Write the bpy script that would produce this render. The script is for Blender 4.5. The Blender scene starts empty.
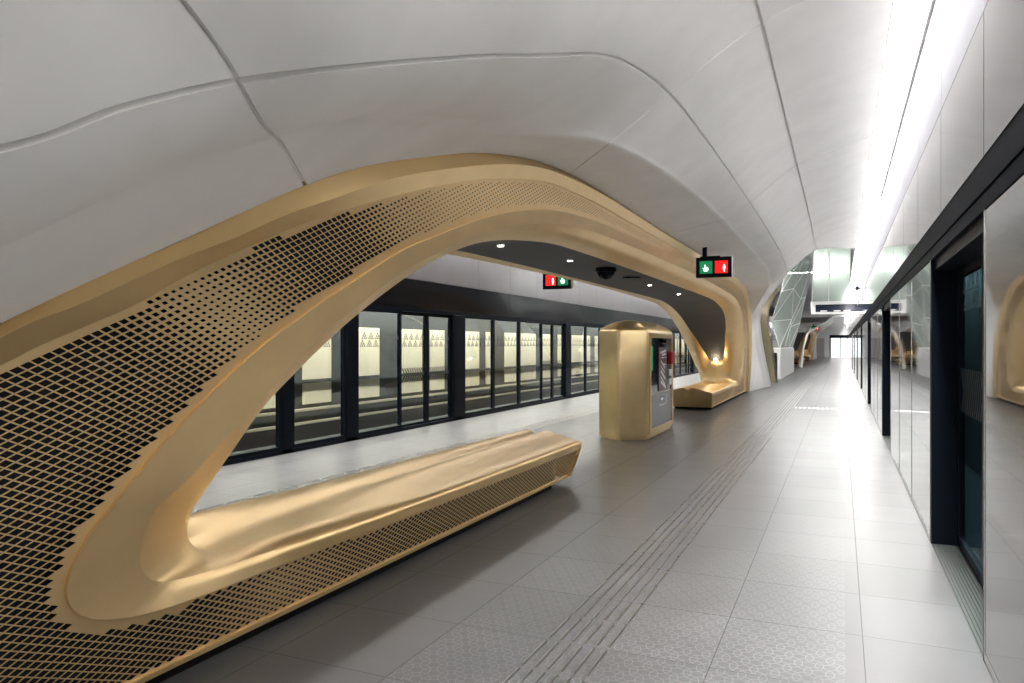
import bpy, math, random
import numpy as np
random.seed(4)
rng = np.random.default_rng(4)
scene = bpy.context.scene
COL = scene.collection

# ------------------------------------------------------------------ materials
def new_mat(name):
    m = bpy.data.materials.new(name); m.use_nodes = True
    return m, m.node_tree, m.node_tree.nodes['Principled BSDF']

def mat(name, col, rough=.5, metal=0., spec=.5, var=0., scale=6., bump=0., aniso=0., stretch=None):
    m, nt, p = new_mat(name)
    p.inputs['Base Color'].default_value = (*col, 1)
    p.inputs['Roughness'].default_value = rough
    p.inputs['Metallic'].default_value = metal
    p.inputs['Specular IOR Level'].default_value = spec
    if var or bump:
        tc = nt.nodes.new('ShaderNodeTexCoord')
        mp = nt.nodes.new('ShaderNodeMapping'); nt.links.new(tc.outputs['Object'], mp.inputs[0])
        if stretch: mp.inputs['Scale'].default_value = stretch
        no = nt.nodes.new('ShaderNodeTexNoise'); no.inputs['Scale'].default_value = scale
        no.inputs['Detail'].default_value = 5
        nt.links.new(mp.outputs[0], no.inputs['Vector'])
        if var:
            mr = nt.nodes.new('ShaderNodeMapRange')
            mr.inputs[1].default_value = .25; mr.inputs[2].default_value = .75
            mr.inputs[3].default_value = 1 - var; mr.inputs[4].default_value = 1 + var
            nt.links.new(no.outputs[0], mr.inputs[0])
            hs = nt.nodes.new('ShaderNodeHueSaturation'); hs.inputs['Color'].default_value = (*col, 1)
            nt.links.new(mr.outputs[0], hs.inputs['Value'])
            nt.links.new(hs.outputs[0], p.inputs['Base Color'])
            mr2 = nt.nodes.new('ShaderNodeMapRange')
            mr2.inputs[3].default_value = max(0, rough - var * .6); mr2.inputs[4].default_value = min(1, rough + var * .6)
            nt.links.new(no.outputs[0], mr2.inputs[0]); nt.links.new(mr2.outputs[0], p.inputs['Roughness'])
        if bump:
            b = nt.nodes.new('ShaderNodeBump'); b.inputs['Strength'].default_value = bump
            b.inputs['Distance'].default_value = .02
            nt.links.new(no.outputs[0], b.inputs['Height']); nt.links.new(b.outputs[0], p.inputs['Normal'])
    return m

def emit(name, col, strength):
    m, nt, p = new_mat(name)
    p.inputs['Base Color'].default_value = (*col, 1)
    p.inputs['Emission Color'].default_value = (*col, 1)
    p.inputs['Emission Strength'].default_value = strength
    return m

def glass(name, tint=(.8, .86, .84), ior=1.5, rough=0.):
    """thin clear pane: Fresnel mirror over a tinted see-through sheet"""
    m, nt, p = new_mat(name)
    nt.nodes.remove(p)
    out = nt.nodes['Material Output']
    tr = nt.nodes.new('ShaderNodeBsdfTransparent'); tr.inputs[0].default_value = (*tint, 1)
    gl = nt.nodes.new('ShaderNodeBsdfGlossy'); gl.inputs['Roughness'].default_value = rough
    fr = nt.nodes.new('ShaderNodeFresnel'); fr.inputs[0].default_value = ior
    mx = nt.nodes.new('ShaderNodeMixShader')
    ge = nt.nodes.new('ShaderNodeNewGeometry'); inv = nt.nodes.new('ShaderNodeMath'); inv.operation = 'SUBTRACT'; inv.inputs[0].default_value = 1
    nt.links.new(ge.outputs['Backfacing'], inv.inputs[1]); mu = nt.nodes.new('ShaderNodeMath'); mu.operation = 'MULTIPLY'
    nt.links.new(fr.outputs[0], mu.inputs[0]); nt.links.new(inv.outputs[0], mu.inputs[1])     # the far face of the sheet only lets light through
    nt.links.new(mu.outputs[0], mx.inputs[0]); nt.links.new(tr.outputs[0], mx.inputs[1]); nt.links.new(gl.outputs[0], mx.inputs[2])
    nt.links.new(mx.outputs[0], out.inputs[0])
    return m

M = {}
M['gold'] = mat('satin_gold', (.86, .635, .33), .40, .8, var=.05, scale=3)
M['gold_seat'] = mat('polished_gold', (.84, .61, .30), .325, .85, var=.05, scale=3)
M['gold_plate'] = mat('gold_sheet', (.88, .64, .33), .42, .7)
M['gold_body'] = mat('kiosk_gold', (.86, .66, .35), .32, .85, var=.06, scale=4)
M['dark'] = mat('dark_void', (.012, .012, .013), .8)
M['soffit'] = mat('grey_soffit', (.085, .083, .085), .65, 0, var=.06, scale=2)
M['white'] = mat('white_panel', (.92, .91, .885), .6, 0, spec=.25, var=.045, scale=2.2)
M['white_plain'] = mat('white_render', (.8, .8, .79), .5)
M['black'] = mat('black_frame', (.006, .009, .014), .35, spec=.06)
M['black_gloss'] = mat('black_gloss', (.004, .005, .008), .14, .0, spec=.16)
M['black_header'] = mat('black_header', (.006, .007, .010), .4, spec=.004)
M['steel'] = mat('brushed_steel', (.26, .26, .28), .65, 0., spec=.04, var=.04, scale=3, bump=.25, stretch=(1, .9, .25))
M['steel_polished'] = mat('polished_steel', (.33, .325, .32), .06, 1., var=.02, scale=1.1, bump=.10)
M['mirror'] = mat('mirror_glass', (.40, .40, .40), .03, 1., var=.0, scale=.9, bump=.05)
M['grey_panel'] = mat('grey_clad', (.26, .248, .256), .34, .6, var=.05, scale=2)
M['trim_steel'] = mat('steel_trim', (.6, .6, .6), .25, 1.)
M['hall_led'] = emit('hall_led', (1, .99, .97), 16)
M['tread'] = mat('threshold_metal', (.10, .105, .10), .4, .6)
M['cream'] = mat('cream_panel', (.9, .87, .70), .6)
M['tunnel'] = mat('tunnel_grey', (.085, .098, .105), .8)
M['tunnel_rail'] = mat('pale_rail', (.62, .60, .48), .5)
M['glass'] = glass('clear_glass', (.78, .79, .76), 1.55)
M['glass_dark'] = glass('door_glass', (.45, .56, .57), 1.5)
def frosted(name, col, tint, mixv):
    m = glass(name, tint, 1.6); nt = m.node_tree; out = nt.nodes['Material Output']; src = out.inputs[0].links[0].from_socket
    d = nt.nodes.new('ShaderNodeBsdfDiffuse'); d.inputs[0].default_value = (*col, 1)
    tl = nt.nodes.new('ShaderNodeBsdfTranslucent'); tl.inputs[0].default_value = (*col, 1)
    a = nt.nodes.new('ShaderNodeMixShader'); a.inputs[0].default_value = .5; nt.links.new(d.outputs[0], a.inputs[1]); nt.links.new(tl.outputs[0], a.inputs[2])
    b = nt.nodes.new('ShaderNodeMixShader'); b.inputs[0].default_value = mixv; nt.links.new(src, b.inputs[1]); nt.links.new(a.outputs[0], b.inputs[2])
    nt.links.new(b.outputs[0], out.inputs[0]); return m
M['glass_green'] = frosted('green_glass', (.76, .82, .78), (.80, .85, .81), .5)
M['frit'] = mat('black_frit', (.01, .01, .012), .5)
M['frit_pale'] = mat('pale_frit', (.016, .02, .02), .6)
M['led'] = emit('led_strip', (1, .985, .96), 3.)
M['led_cool'] = emit('led_cool', (.96, .98, 1), 8)
M['lamp'] = emit('lamp_disc', (1, .96, .88), 14)
M['warm'] = emit('warm_lamp', (1, .86, .6), 8)
M['track_fill'] = emit('track_fill', (1, .96, .88), 42)
M['track_fill_dim'] = emit('track_fill_dim', (.75, .95, 1), 16)
M['green'] = emit('green_sign', (.003, .15, .055), .45)
M['red'] = emit('red_sign', (.55, .006, .008), .5)
M['pict'] = emit('white_pictogram', (.95, .97, .93), .9)
M['red_paint'] = mat('red_paint', (.42, .012, .015), .35)
M['white_paint'] = mat('white_paint', (.85, .85, .83), .4)
M['tactile'] = mat('tactile_metal', (.42, .41, .40), .285, .92)
M['kiosk_glass'] = mat('kiosk_black_glass', (.012, .012, .016), .05, spec=.8)
M['kiosk_grey'] = mat('kiosk_grey_metal', (.19, .18, .195), .28, .6)
M['maroon'] = mat('maroon_board', (.075, .018, .016), .3)
M['stone'] = mat('streaked_cladding', (.42, .36, .25), .18, .7, var=.25, scale=1.6, stretch=(1, 1, .25))
M['screen'] = mat('bulkhead_glass', (.03, .04, .08), .08, spec=.8)
M['daylight'] = emit('far_hall_light', (.93, .97, 1), .42)

def floor_material():
    m, nt, p = new_mat('stone_tile_floor')
    N, L = nt.nodes, nt.links
    geo = N.new('ShaderNodeNewGeometry'); sx = N.new('ShaderNodeSeparateXYZ'); L.new(geo.outputs['Position'], sx.inputs[0])
    def mth(op, a, b=None, c=None):
        n = N.new('ShaderNodeMath'); n.operation = op
        for i, v in enumerate((a, b, c)):
            if v is None: continue
            if isinstance(v, (int, float)): n.inputs[i].default_value = v
            else: L.new(v, n.inputs[i])
        return n.outputs[0]
    X, Y = sx.outputs[0], sx.outputs[1]
    TX, TY = .7045, .745
    u = mth('DIVIDE', mth('SUBTRACT', X, .108), TX); v = mth('DIVIDE', mth('SUBTRACT', Y, 4.5), TY)
    fu, fv = mth('FRACT', u), mth('FRACT', v)
    du = mth('MULTIPLY', mth('SUBTRACT', .5, mth('ABSOLUTE', mth('SUBTRACT', fu, .5))), TX)
    dv = mth('MULTIPLY', mth('SUBTRACT', .5, mth('ABSOLUTE', mth('SUBTRACT', fv, .5))), TY)
    grout = mth('LESS_THAN', mth('MINIMUM', du, dv), .0028)
    cell = N.new('ShaderNodeCombineXYZ'); L.new(mth('FLOOR', u), cell.inputs[0]); L.new(mth('FLOOR', v), cell.inputs[1])
    wn = N.new('ShaderNodeTexWhiteNoise'); wn.noise_dimensions = '2D'; L.new(cell.outputs[0], wn.inputs['Vector'])
    no = N.new('ShaderNodeTexNoise'); no.inputs['Scale'].default_value = 2.3; no.inputs['Detail'].default_value = 7
    L.new(geo.outputs['Position'], no.inputs['Vector'])
    val = mth('ADD', mth('MULTIPLY', wn.outputs[0], .16), mth('MULTIPLY', no.outputs[0], .62))
    val = mth('ADD', val, .61)
    # ring pattern engraved in the columns beside each tactile strip (mirrored on the other platform)
    xm = mth('SUBTRACT', mth('ABSOLUTE', mth('ADD', X, 3.4)), 0.)     # distance from the platform's centre line
    S = .098
    pu, pv = mth('DIVIDE', X, S), mth('DIVIDE', Y, S * 1.732)
    def ring(o):
        a = mth('SUBTRACT', mth('FRACT', mth('ADD', pu, o)), .5); b = mth('MULTIPLY', mth('SUBTRACT', mth('FRACT', mth('ADD', pv, o)), .5), 1.732)
        best = None
        for k in (-1., 0., 1.):
            ak = mth('ADD', a, k)
            r = mth('SQRT', mth('ADD', mth('MULTIPLY', ak, ak), mth('MULTIPLY', b, b)))
            w_ = mth('LESS_THAN', mth('ABSOLUTE', mth('SUBTRACT', r, .70)), .026)
            best = w_ if best is None else mth('MAXIMUM', best, w_)
        return best
    pat = mth('MAXIMUM', ring(0.), ring(.5))
    band = mth('MULTIPLY', mth('GREATER_THAN', xm, 1.4), mth('LESS_THAN', xm, 3.42))
    pat = mth('MULTIPLY', pat, band)
    base = N.new('ShaderNodeMix'); base.data_type = 'RGBA'
    base.inputs[6].default_value = (.086, .085, .087, 1); base.inputs[7].default_value = (.265, .262, .264, 1)
    L.new(mth('MULTIPLY', pat, .5), base.inputs[0])
    hs = N.new('ShaderNodeHueSaturation'); L.new(base.outputs[2], hs.inputs['Color']); L.new(val, hs.inputs['Value'])
    g2 = N.new('ShaderNodeMix'); g2.data_type = 'RGBA'; g2.inputs[7].default_value = (.05, .05, .05, 1)
    L.new(hs.outputs[0], g2.inputs[6]); L.new(mth('MULTIPLY', grout, .6), g2.inputs[0])
    L.new(g2.outputs[2], p.inputs['Base Color'])
    rg = mth('ADD', mth('MULTIPLY', no.outputs[0], .12), .275)
    rg = mth('ADD', rg, mth('MULTIPLY', pat, .12))
    L.new(mth('ADD', rg, mth('MULTIPLY', grout, .3)), p.inputs['Roughness'])
    p.inputs['Specular IOR Level'].default_value = .5
    b = N.new('ShaderNodeBump'); b.inputs['Strength'].default_value = .25; b.inputs['Distance'].default_value = .004
    L.new(mth('ADD', mth('MULTIPLY', no.outputs[0], .6), mth('MULTIPLY', grout, -1.)), b.inputs['Height'])
    L.new(b.outputs[0], p.inputs['Normal'])
    return m
M['floor'] = floor_material()

# ------------------------------------------------------------------ helpers
class MB:
    def __init__(s): s.v = []; s.f = []
    def add(s, vs, fs):
        n = len(s.v); s.v += [tuple(map(float, p)) for p in vs]; s.f += [tuple(i + n for i in f) for f in fs]; return s
    def box(s, x0, x1, y0, y1, z0, z1, bev=0.):
        if bev <= 0:
            vs = [(x, y, z) for z in (z0, z1) for y in (y0, y1) for x in (x0, x1)]
            return s.add(vs, [(0, 2, 3, 1), (4, 5, 7, 6), (0, 1, 5, 4), (2, 6, 7, 3), (0, 4, 6, 2), (1, 3, 7, 5)])
        b = min(bev, (x1 - x0) * .49, (y1 - y0) * .49, (z1 - z0) * .49)
        def ringp(i, z): return [(x0 + i, y0 + b, z), (x0 + b, y0 + i, z), (x1 - b, y0 + i, z), (x1 - i, y0 + b, z),
                                 (x1 - i, y1 - b, z), (x1 - b, y1 - i, z), (x0 + b, y1 - i, z), (x0 + i, y1 - b, z)]
        inner = lambda z: [(x0 + b, y0 + b, z), (x0 + b, y0 + b, z), (x1 - b, y0 + b, z), (x1 - b, y0 + b, z),
                           (x1 - b, y1 - b, z), (x1 - b, y1 - b, z), (x0 + b, y1 - b, z), (x0 + b, y1 - b, z)]
        rows = [inner(z0), ringp(0, z0 + b), ringp(0, z1 - b), inner(z1)]
        return s.loft(rows, closed=True, caps=True)
    def loft(s, rows, closed=False, caps=False):
        m = len(rows[0]); n0 = len(s.v)
        for r in rows: s.v += [tuple(map(float, p)) for p in r]
        for i in range(len(rows) - 1):
            for j in range(m if closed else m - 1):
                a = n0 + i * m + j; b = n0 + i * m + (j + 1) % m
                s.f.append((a, b, b + m, a + m))
        if caps:
            s.f.append(tuple(range(n0 + m - 1, n0 - 1, -1))); k = n0 + (len(rows) - 1) * m
            s.f.append(tuple(range(k, k + m)))
        return s
    def cyl(s, c, r, z0, z1, n=20, axis='z', r1=None):
        r1 = r if r1 is None else r1
        rows = []
        for z, rr in ((z0, r), (z1, r1)):
            ring = []
            for k in range(n):
                a = 2 * math.pi * k / n; p, q = rr * math.cos(a), rr * math.sin(a)
                ring.append({'z': (c[0] + p, c[1] + q, z), 'x': (z, c[0] + p, c[1] + q), 'y': (c[0] + p, z, c[1] + q)}[axis])
            rows.append(ring)
        return s.loft(rows, closed=True, caps=True)
    def tube(s, pts, r, n=8):
        pts = [np.array(p, float) for p in pts]; rows = []
        for i, p in enumerate(pts):
            t = pts[min(i + 1, len(pts) - 1)] - pts[max(i - 1, 0)]; t /= np.linalg.norm(t)
            a = np.cross(t, (0, 0, 1.)) if abs(t[2]) < .9 else np.cross(t, (1., 0, 0)); a /= np.linalg.norm(a); b = np.cross(t, a)
            rows.append([p + r * (math.cos(k * 2 * math.pi / n) * a + math.sin(k * 2 * math.pi / n) * b) for k in range(n)])
        return s.loft(rows, closed=True, caps=True)
    def build(s, name, m, parent=None, smooth=False, angle=None, clean=False):
        me = bpy.data.meshes.new(name); me.from_pydata(s.v, [], s.f); me.update()
        me.materials.append(m)
        if clean:
            import bmesh
            b = bmesh.new(); b.from_mesh(me); bmesh.ops.remove_doubles(b, verts=b.verts, dist=1e-4)
            bmesh.ops.recalc_face_normals(b, faces=b.faces); b.to_mesh(me); b.free()
        if smooth or angle:
            me.polygons.foreach_set('use_smooth', [True] * len(me.polygons))
            if angle: me.set_sharp_from_angle(angle=math.radians(angle))
        o = bpy.data.objects.new(name, me); COL.objects.link(o)
        if parent: o.parent = parent
        return o

def empty(name, loc=(0, 0, 0)):
    o = bpy.data.objects.new(name, None); o.location = loc; o.empty_display_size = .2; COL.objects.link(o); return o
def tag(o, label, cat, group=None, kind=None):
    if label: o['label'] = label
    if cat: o['category'] = cat
    if group: o['group'] = group
    if kind: o['kind'] = kind
    return o
def struct(o): o['kind'] = 'structure'; return o
def rel(o, parent):
    """parent a mesh written in world coordinates under an empty that is not at the origin"""
    o.parent = parent; l = parent.location
    for v in o.data.vertices: v.co -= l
    return o
def copy_tree(o, parent=None):
    c = o.copy(); COL.objects.link(c)
    if parent: c.parent = parent
    for ch in list(o.children): copy_tree(ch, c)
    return c

def spline(P, q):
    """Catmull-Rom (monotone-ish, finite differences) through rows P (n,k) at fractional indices q"""
    P = np.asarray(P, float); n = len(P)
    d = np.zeros_like(P); d[1:-1] = (P[2:] - P[:-2]) / 2; d[0] = P[1] - P[0]; d[-1] = P[-1] - P[-2]
    # limit tangents on very uneven spacing
    for i in range(n):
        lim = 1.6 * min(np.linalg.norm(P[min(i + 1, n - 1)] - P[i]) if i < n - 1 else 1e9, np.linalg.norm(P[i] - P[i - 1]) if i > 0 else 1e9)
        ln = np.linalg.norm(d[i])
        if ln > lim > 1e-9: d[i] *= lim / ln
    q = np.asarray(q, float); i = np.clip(np.floor(q).astype(int), 0, n - 2); t = (q - i)[:, None]
    h00 = 2 * t**3 - 3 * t**2 + 1; h10 = t**3 - 2 * t**2 + t; h01 = -2 * t**3 + 3 * t**2; h11 = t**3 - t**2
    return h00 * P[i] + h10 * d[i] + h01 * P[i + 1] + h11 * d[i + 1]

# ------------------------------------------------------------------ layout constants (metres, camera foot at the origin)
XR, XL, XC = .66, -7.46, -3.4          # the two platform edges and the platform's centre line
YC = 12.75                             # middle of the arch
YEND, YBACK = 105., -22.
def fx(z): return -2.9 + .2 * z        # the arch's outward-leaning face
SECOND = 60.                           # the next arch along the platform

# ------------------------------------------------------------------ the gold arch with its benches
# stations from the near bench end, round the opening's near tip, up to the crown: (y, z) of the rim's outer seam, fold, inner edge
G0 = [(8.36,.38),(6.5,.38),(5.0,.38),(4.0,.385),(3.2,.39),(2.65,.39),(2.26,.42),(2.02,.51),(1.94,.65),(2.0,.83),(2.1,.95),(2.26,1.13),(2.47,1.33),
      (2.77,1.57),(3.08,1.76),(3.47,1.97),(3.88,2.18),(4.26,2.32),(4.75,2.49),(5.33,2.65),(6.09,2.79),(6.87,2.86),(7.87,2.9),(10,2.93),(12.75,2.95)]
C3 = [(8.4,.45),(6.5,.45),(5.0,.45),(4.0,.455),(3.2,.47),(2.77,.475),(2.50,.50),(2.37,.56),(2.31,.66),(2.31,.78),(2.35,.88),(2.46,.98),(2.64,1.13),
      (2.92,1.37),(3.15,1.58),(3.55,1.83),(3.95,2.06),(4.33,2.22),(4.8,2.4),(5.4,2.55),(6.15,2.68),(6.9,2.75),(7.87,2.79),(10,2.82),(12.75,2.84)]
C3X = [-2.845]*4 + [-2.86,-2.87,-2.87,-2.85,-2.82,-2.79,-2.76] + [None]*14
C4 = [(-2.96,8.4,.475),(-2.96,6.5,.475),(-2.96,5.0,.48),(-2.96,4.0,.50),(-2.98,3.3,.505),(-3.02,3.0,.475),(-3.03,2.87,.525),(-3.03,2.79,.575),(-3.03,2.757,.64),
      (-3.02,2.757,.72),(-3.0,2.79,.80),(-2.98,2.86,.90),(-2.95,2.97,1.04),(-2.9,3.16,1.27),(-2.85,3.4,1.47),(-2.79,3.68,1.69),(-2.73,4.0,1.9),(-2.67,4.35,2.1),
      (-2.63,4.75,2.27),(-2.58,5.3,2.45),(-2.54,6.0,2.58),(-2.52,6.8,2.65),(-2.5,7.87,2.69),(-2.5,10,2.72),(-2.5,12.75,2.74)]
G3 = [(-3.27,8.4,.555),(-3.25,6.5,.545),(-3.22,5.0,.53),(-3.18,4.0,.50),(-3.22,3.38,.45),(-3.27,3.16,.415),(-3.31,3.03,.415),(-3.34,2.94,.46),(-3.335,2.89,.57),
      (-3.31,2.86,.78),(-3.26,2.85,1.0),(-3.20,2.88,1.16),(-3.14,3.1,1.33),(-3.08,3.4,1.5),(-3.03,3.75,1.68),(-2.98,4.1,1.86),(-2.91,4.45,2.04),(-2.86,4.85,2.22),
      (-2.82,5.35,2.4),(-2.8,5.9,2.52),(-2.8,6.5,2.6),(-2.8,7.3,2.67),(-2.8,8.2,2.69),(-2.8,10,2.7),(-2.8,12.75,2.7)]
CT = [(-3.4,8.4,.51),(-3.4,6.5,.51),(-3.4,5.0,.50),(-3.4,4.0,.47),(-3.4,3.42,.435),(-3.4,3.19,.41),(-3.4,3.05,.41),(-3.4,2.95,.455),(-3.4,2.90,.57),
      (-3.4,2.87,.78),(-3.4,2.85,1.0),(-3.4,2.82,1.13),(-3.4,3.03,1.36),(-3.4,3.36,1.54),(-3.4,3.72,1.71),(-3.4,4.08,1.89),(-3.4,4.44,2.07),(-3.4,4.85,2.25),
      (-3.4,5.35,2.42),(-3.4,5.9,2.53),(-3.4,6.5,2.61),(-3.4,7.3,2.67),(-3.4,8.2,2.69),(-3.4,10,2.7),(-3.4,12.75,2.7)]
NS = len(G0)
g0 = np.array([(fx(z), y, z) for y, z in G0]); g0[:4, 0] = -2.822
c3 = np.array([((fx(z) - .012) if C3X[i] is None else C3X[i], y, z) for i, (y, z) in enumerate(C3)])
c4, g3, ct = map(np.array, (C4, G3, CT))
ct[13:, 1:] = g3[13:, 1:]; ct[12, 1:] = (ct[12, 1:] + g3[12, 1:]) / 2
def far(P):
    """the same curve on the far half of the arch"""
    P = np.array(P, float).copy(); y = P[..., 1].copy()
    w = np.clip((y - 3.2) / 4.8, 0, 1); w = w * w * (3 - 2 * w)
    low = P[..., 2] < .62
    P[..., 1] = 2 * YC - y + np.where(low, w * 1.05, 0)
    return P
def flip(P):
    P = np.array(P, float).copy(); P[..., 0] = 2 * XC - P[..., 0]; return P

def station_curves(q):
    return [spline(c, q) for c in (g0, c3, c4, g3, ct)]
def cross(cs, ks, sub):
    """rows across guide curves cs: polyline with each span smoothed by a spline; ks = index range"""
    A = np.stack(cs, 1)              # (stations, guides, 3)
    rows = []
    q = np.linspace(ks[0], ks[1], (ks[1] - ks[0]) * sub + 1)
    for a in A: rows.append(spline(a, q))
    return np.array(rows)

bench_arch = empty('arch_bench', (XC, YC, 0))
tag(bench_arch, 'great gold arch with perforated skin and benches, standing along the middle of the platform', 'arch bench')
AL = np.array((XC, YC, 0.))
def addgrid(mb, R): mb.loft([list(r - AL) for r in R])
def both(mb, R):
    """near half, far half, and both again on the other side of the centre line"""
    for Q in (R, far(R)): addgrid(mb, Q); addgrid(mb, flip(Q))

# one shared cross-section grid: columns seam..fold (5), fold..soffit edge (14 more), soffit edge..centre (4 more)
def section_grid(q):
    cs = station_curves(q); A = np.stack(cs, 1); out = []
    for a, qq in zip(A, q):
        wf = float(np.clip((qq - 11) / 2, 0, 1)); a[4, 1:] += wf * (a[3, 1:] - a[4, 1:])
        hard = np.vstack([spline(a[:2], np.linspace(0, 1, 5)), spline(a[1:4], np.linspace(0, 2, 15))[1:], np.sin(np.linspace(0, 1, 5)[1:, None] * math.pi / 2) ** np.array([[.75, 1, 1]]) * (a[4] - a[3]) + a[3]])
        soft = spline(a, np.concatenate([np.linspace(0, 1, 5), np.linspace(1, 3, 15)[1:], np.linspace(3, 4, 5)[1:]]))
        w = np.clip((qq - 3.5) / 3.5, 0, 1); w = w * w * (3 - 2 * w)
        r = soft * (1 - w) + hard * w
        rr_ = np.vstack([r[0] + (-.05, 0, 0), r + (.004, 0, 0)]); rr_[-1, 0] = XC
        out.append(rr_)
    return np.array(out)
def part(name, m, R, angle):
    """one object per half of the arch, each spanning both sides of the centre line"""
    for F in (lambda v: v, far):
        mb = MB(); addgrid(mb, F(R)); addgrid(mb, flip(F(R))); mb.build(name, m, bench_arch, angle=angle, clean=True)
QA = np.linspace(4, NS - 1, (NS - 5) * 6 + 1); GA = section_grid(QA)
part('rim', M['gold'], GA[:, :6], 38)
part('gold_soffit', M['gold'], GA[:, 5:20], 50)
part('soffit_panel', M['soffit'], GA[QA > 10.99][:, 19:], 45)
part('tongue', M['gold_seat'], GA[QA < 11.01][:, 19:], 45)
GB = section_grid(np.linspace(0, 4, 41))
for sgn, F in ((0, lambda x: x), (1, far)):
    mb = MB(); addgrid(mb, F(GB)); addgrid(mb, flip(F(GB)))
    sg = -1 if not sgn else 1
    top = F(GB[0][1:]); full = np.vstack([top, flip(top)[::-1][1:]])
    low = full.copy(); low[:, 2] = .075; low[:, 1] += .27 * sg
    low[:, 0] = XC + (low[:, 0] - XC) * .93
    crease = np.exp(-((np.abs(full[:, 0] - XC) - .11) / .05) ** 2) * .03 * sg
    rr = [full + (low - full) * t + np.array([0, -.03 * sg * math.sin(math.pi * t), 0]) for t in np.linspace(0, 1, 7)]
    for k, r in enumerate(rr): r[:, 1] += crease * math.sin(math.pi * k / 6)
    addgrid(mb, np.array(rr))
    mb.build('bench_seat', M['gold_seat'], bench_arch, angle=60, clean=True)

# outer lip: top edge (at the white hood), fold, lower edge (at the perforated skin); y, z on the face plane
LT = [(-.75,-.02),(-.2,.47),(.4,.93),(1.0,1.33),(1.56,1.67),(1.74,1.78),(1.95,1.89),(2.16,1.99),(2.39,2.11),(2.62,2.24),(2.93,2.39),(3.41,2.59),(3.96,2.76),(4.58,2.93),(5.15,3.04),(5.67,3.11),(6.38,3.16),(7.39,3.18),(8.6,3.18),(10.6,3.18),(12.75,3.19)]
LM = [(-.73,-.02),(-.18,.45),(.42,.905),(1.02,1.305),(1.58,1.65),(1.78,1.74),(2.0,1.85),(2.21,1.955),(2.47,2.07),(2.75,2.21),(3.04,2.33),(3.58,2.55),(4.1,2.71),(4.66,2.86),(5.2,2.98),(5.75,3.06),(6.4,3.105),(7.39,3.135),(8.6,3.135),(10.6,3.135),(12.75,3.145)]
LB = [(-.62,-.02),(-.08,.38),(.5,.82),(1.06,1.21),(1.60,1.54),(1.85,1.66),(2.07,1.76),(2.29,1.89),(2.53,2.01),(2.83,2.15),(3.14,2.28),(3.68,2.47),(4.18,2.63),(4.76,2.79),(5.3,2.90),(5.85,2.99),(6.45,3.03),(7.39,3.06),(8.6,3.06),(10.6,3.07),(12.75,3.08)]
NL = len(LT)
lt = np.array([(fx(z) + .0, y, z) for y, z in LT]); lm = np.array([(fx(z) + .06, y, z) for y, z in LM]); lb = np.array([(fx(z), y, z) for y, z in LB])
q = np.linspace(0, NL - 1, (NL - 1) * 5 + 1)
a, b, c_ = spline(lt, q), spline(lm, q), spline(lb, q)
R = np.stack([a + (-.10, 0, .01), a, b, c_, c_ + (-.045, 0, -.004)], 1)
lip = MB(); both(lip, R)
lip.build('outer_lip', M['gold_seat'], bench_arch, angle=20, clean=True)

# perforated skin: a lattice of diamonds, each with its own opening
def polyline_dist(P, L):
    a = L[:-1][None]; b = L[1:][None]; p = P[:, None]
    ab = b - a; t = np.clip(((p - a) * ab).sum(-1) / np.maximum((ab * ab).sum(-1), 1e-9), 0, 1)
    return np.sqrt((((a + t[..., None] * ab) - p) ** 2).sum(-1)).min(1)
qs = np.linspace(0, NS - 1, 480)
open_curve = spline(g0, qs)[:, 1:]
top_curve = spline(lb, np.linspace(0, NL - 1, 160))[:, 1:]
i_tip = int(np.argmin(open_curve[:, 0]))
up, lo = open_curve[i_tip:], open_curve[:i_tip + 1][::-1]
LY, LZ, ZB = .071, .0328, .085
def skin_half(y0, y1, far_half):
    ys = np.arange(y0, y1, LY / 2); zs = ZB + np.arange(0, 184) * LZ / 2
    ii, jj = np.meshgrid(np.arange(len(ys)), np.arange(len(zs)), indexing='ij')
    ok = ((ii + jj) % 2 == 0)
    P = np.stack([ys[ii[ok]], zs[jj[ok]]], 1)
    ztop = np.interp(P[:, 0], top_curve[:, 0], top_curve[:, 1], left=-9)
    zup = np.interp(P[:, 0], up[:, 0], up[:, 1], left=9e9); zlo = np.interp(P[:, 0], lo[:, 0], lo[:, 1], left=9e9)
    hole_in = (P[:, 0] > up[0, 0]) & (P[:, 1] < zup) & (P[:, 1] > zlo)
    yend = 8.06 + .8 * P[:, 1]
    inside = (P[:, 1] < ztop) & ~hole_in & ((P[:, 1] > zup) | (P[:, 0] < yend) | (P[:, 0] < up[0, 0]))
    dt, dop = polyline_dist(P, top_curve), polyline_dist(P, open_curve)
    dend = np.where(P[:, 1] < .42, np.abs(P[:, 0] - yend), 9)
    low = P[:, 1] < .42
    solid = (inside & (P[:, 1] > ZB + .01)) | ((np.minimum(dt, dop) < .03) & (P[:, 1] > ZB + .01) & (P[:, 0] < yend + np.where(low, 0, 9)))
    good = inside & (P[:, 1] > ZB + .019) & (dt > .025) & (np.where(low & (P[:, 0] > 2.6), dop > .022, dop > .05)) & (dend > .04)
    qq = .42 * P[:, 0] + .91 * P[:, 1]
    sc = np.interp(qq, [1.9, 2.35, 2.66, 2.95, 3.15, 3.45, 3.75, 4.1, 9], [.82, .78, .38, .68, .84, .80, .5, .38, .36])
    y = P[:, 0]
    scl = np.interp(y, [2.0, 2.7, 3.17, 3.23, 3.8, 4.6, 8.2], [.82, .78, .52, .5, .68, .77, .74])
    sc = np.where((P[:, 1] < .62) & (y > 1.6), scl, sc)
    sc = np.where((y < 1.9), .82, sc)
    return P[solid], np.where(good, sc, 0)[solid]
skin = MB()
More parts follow.
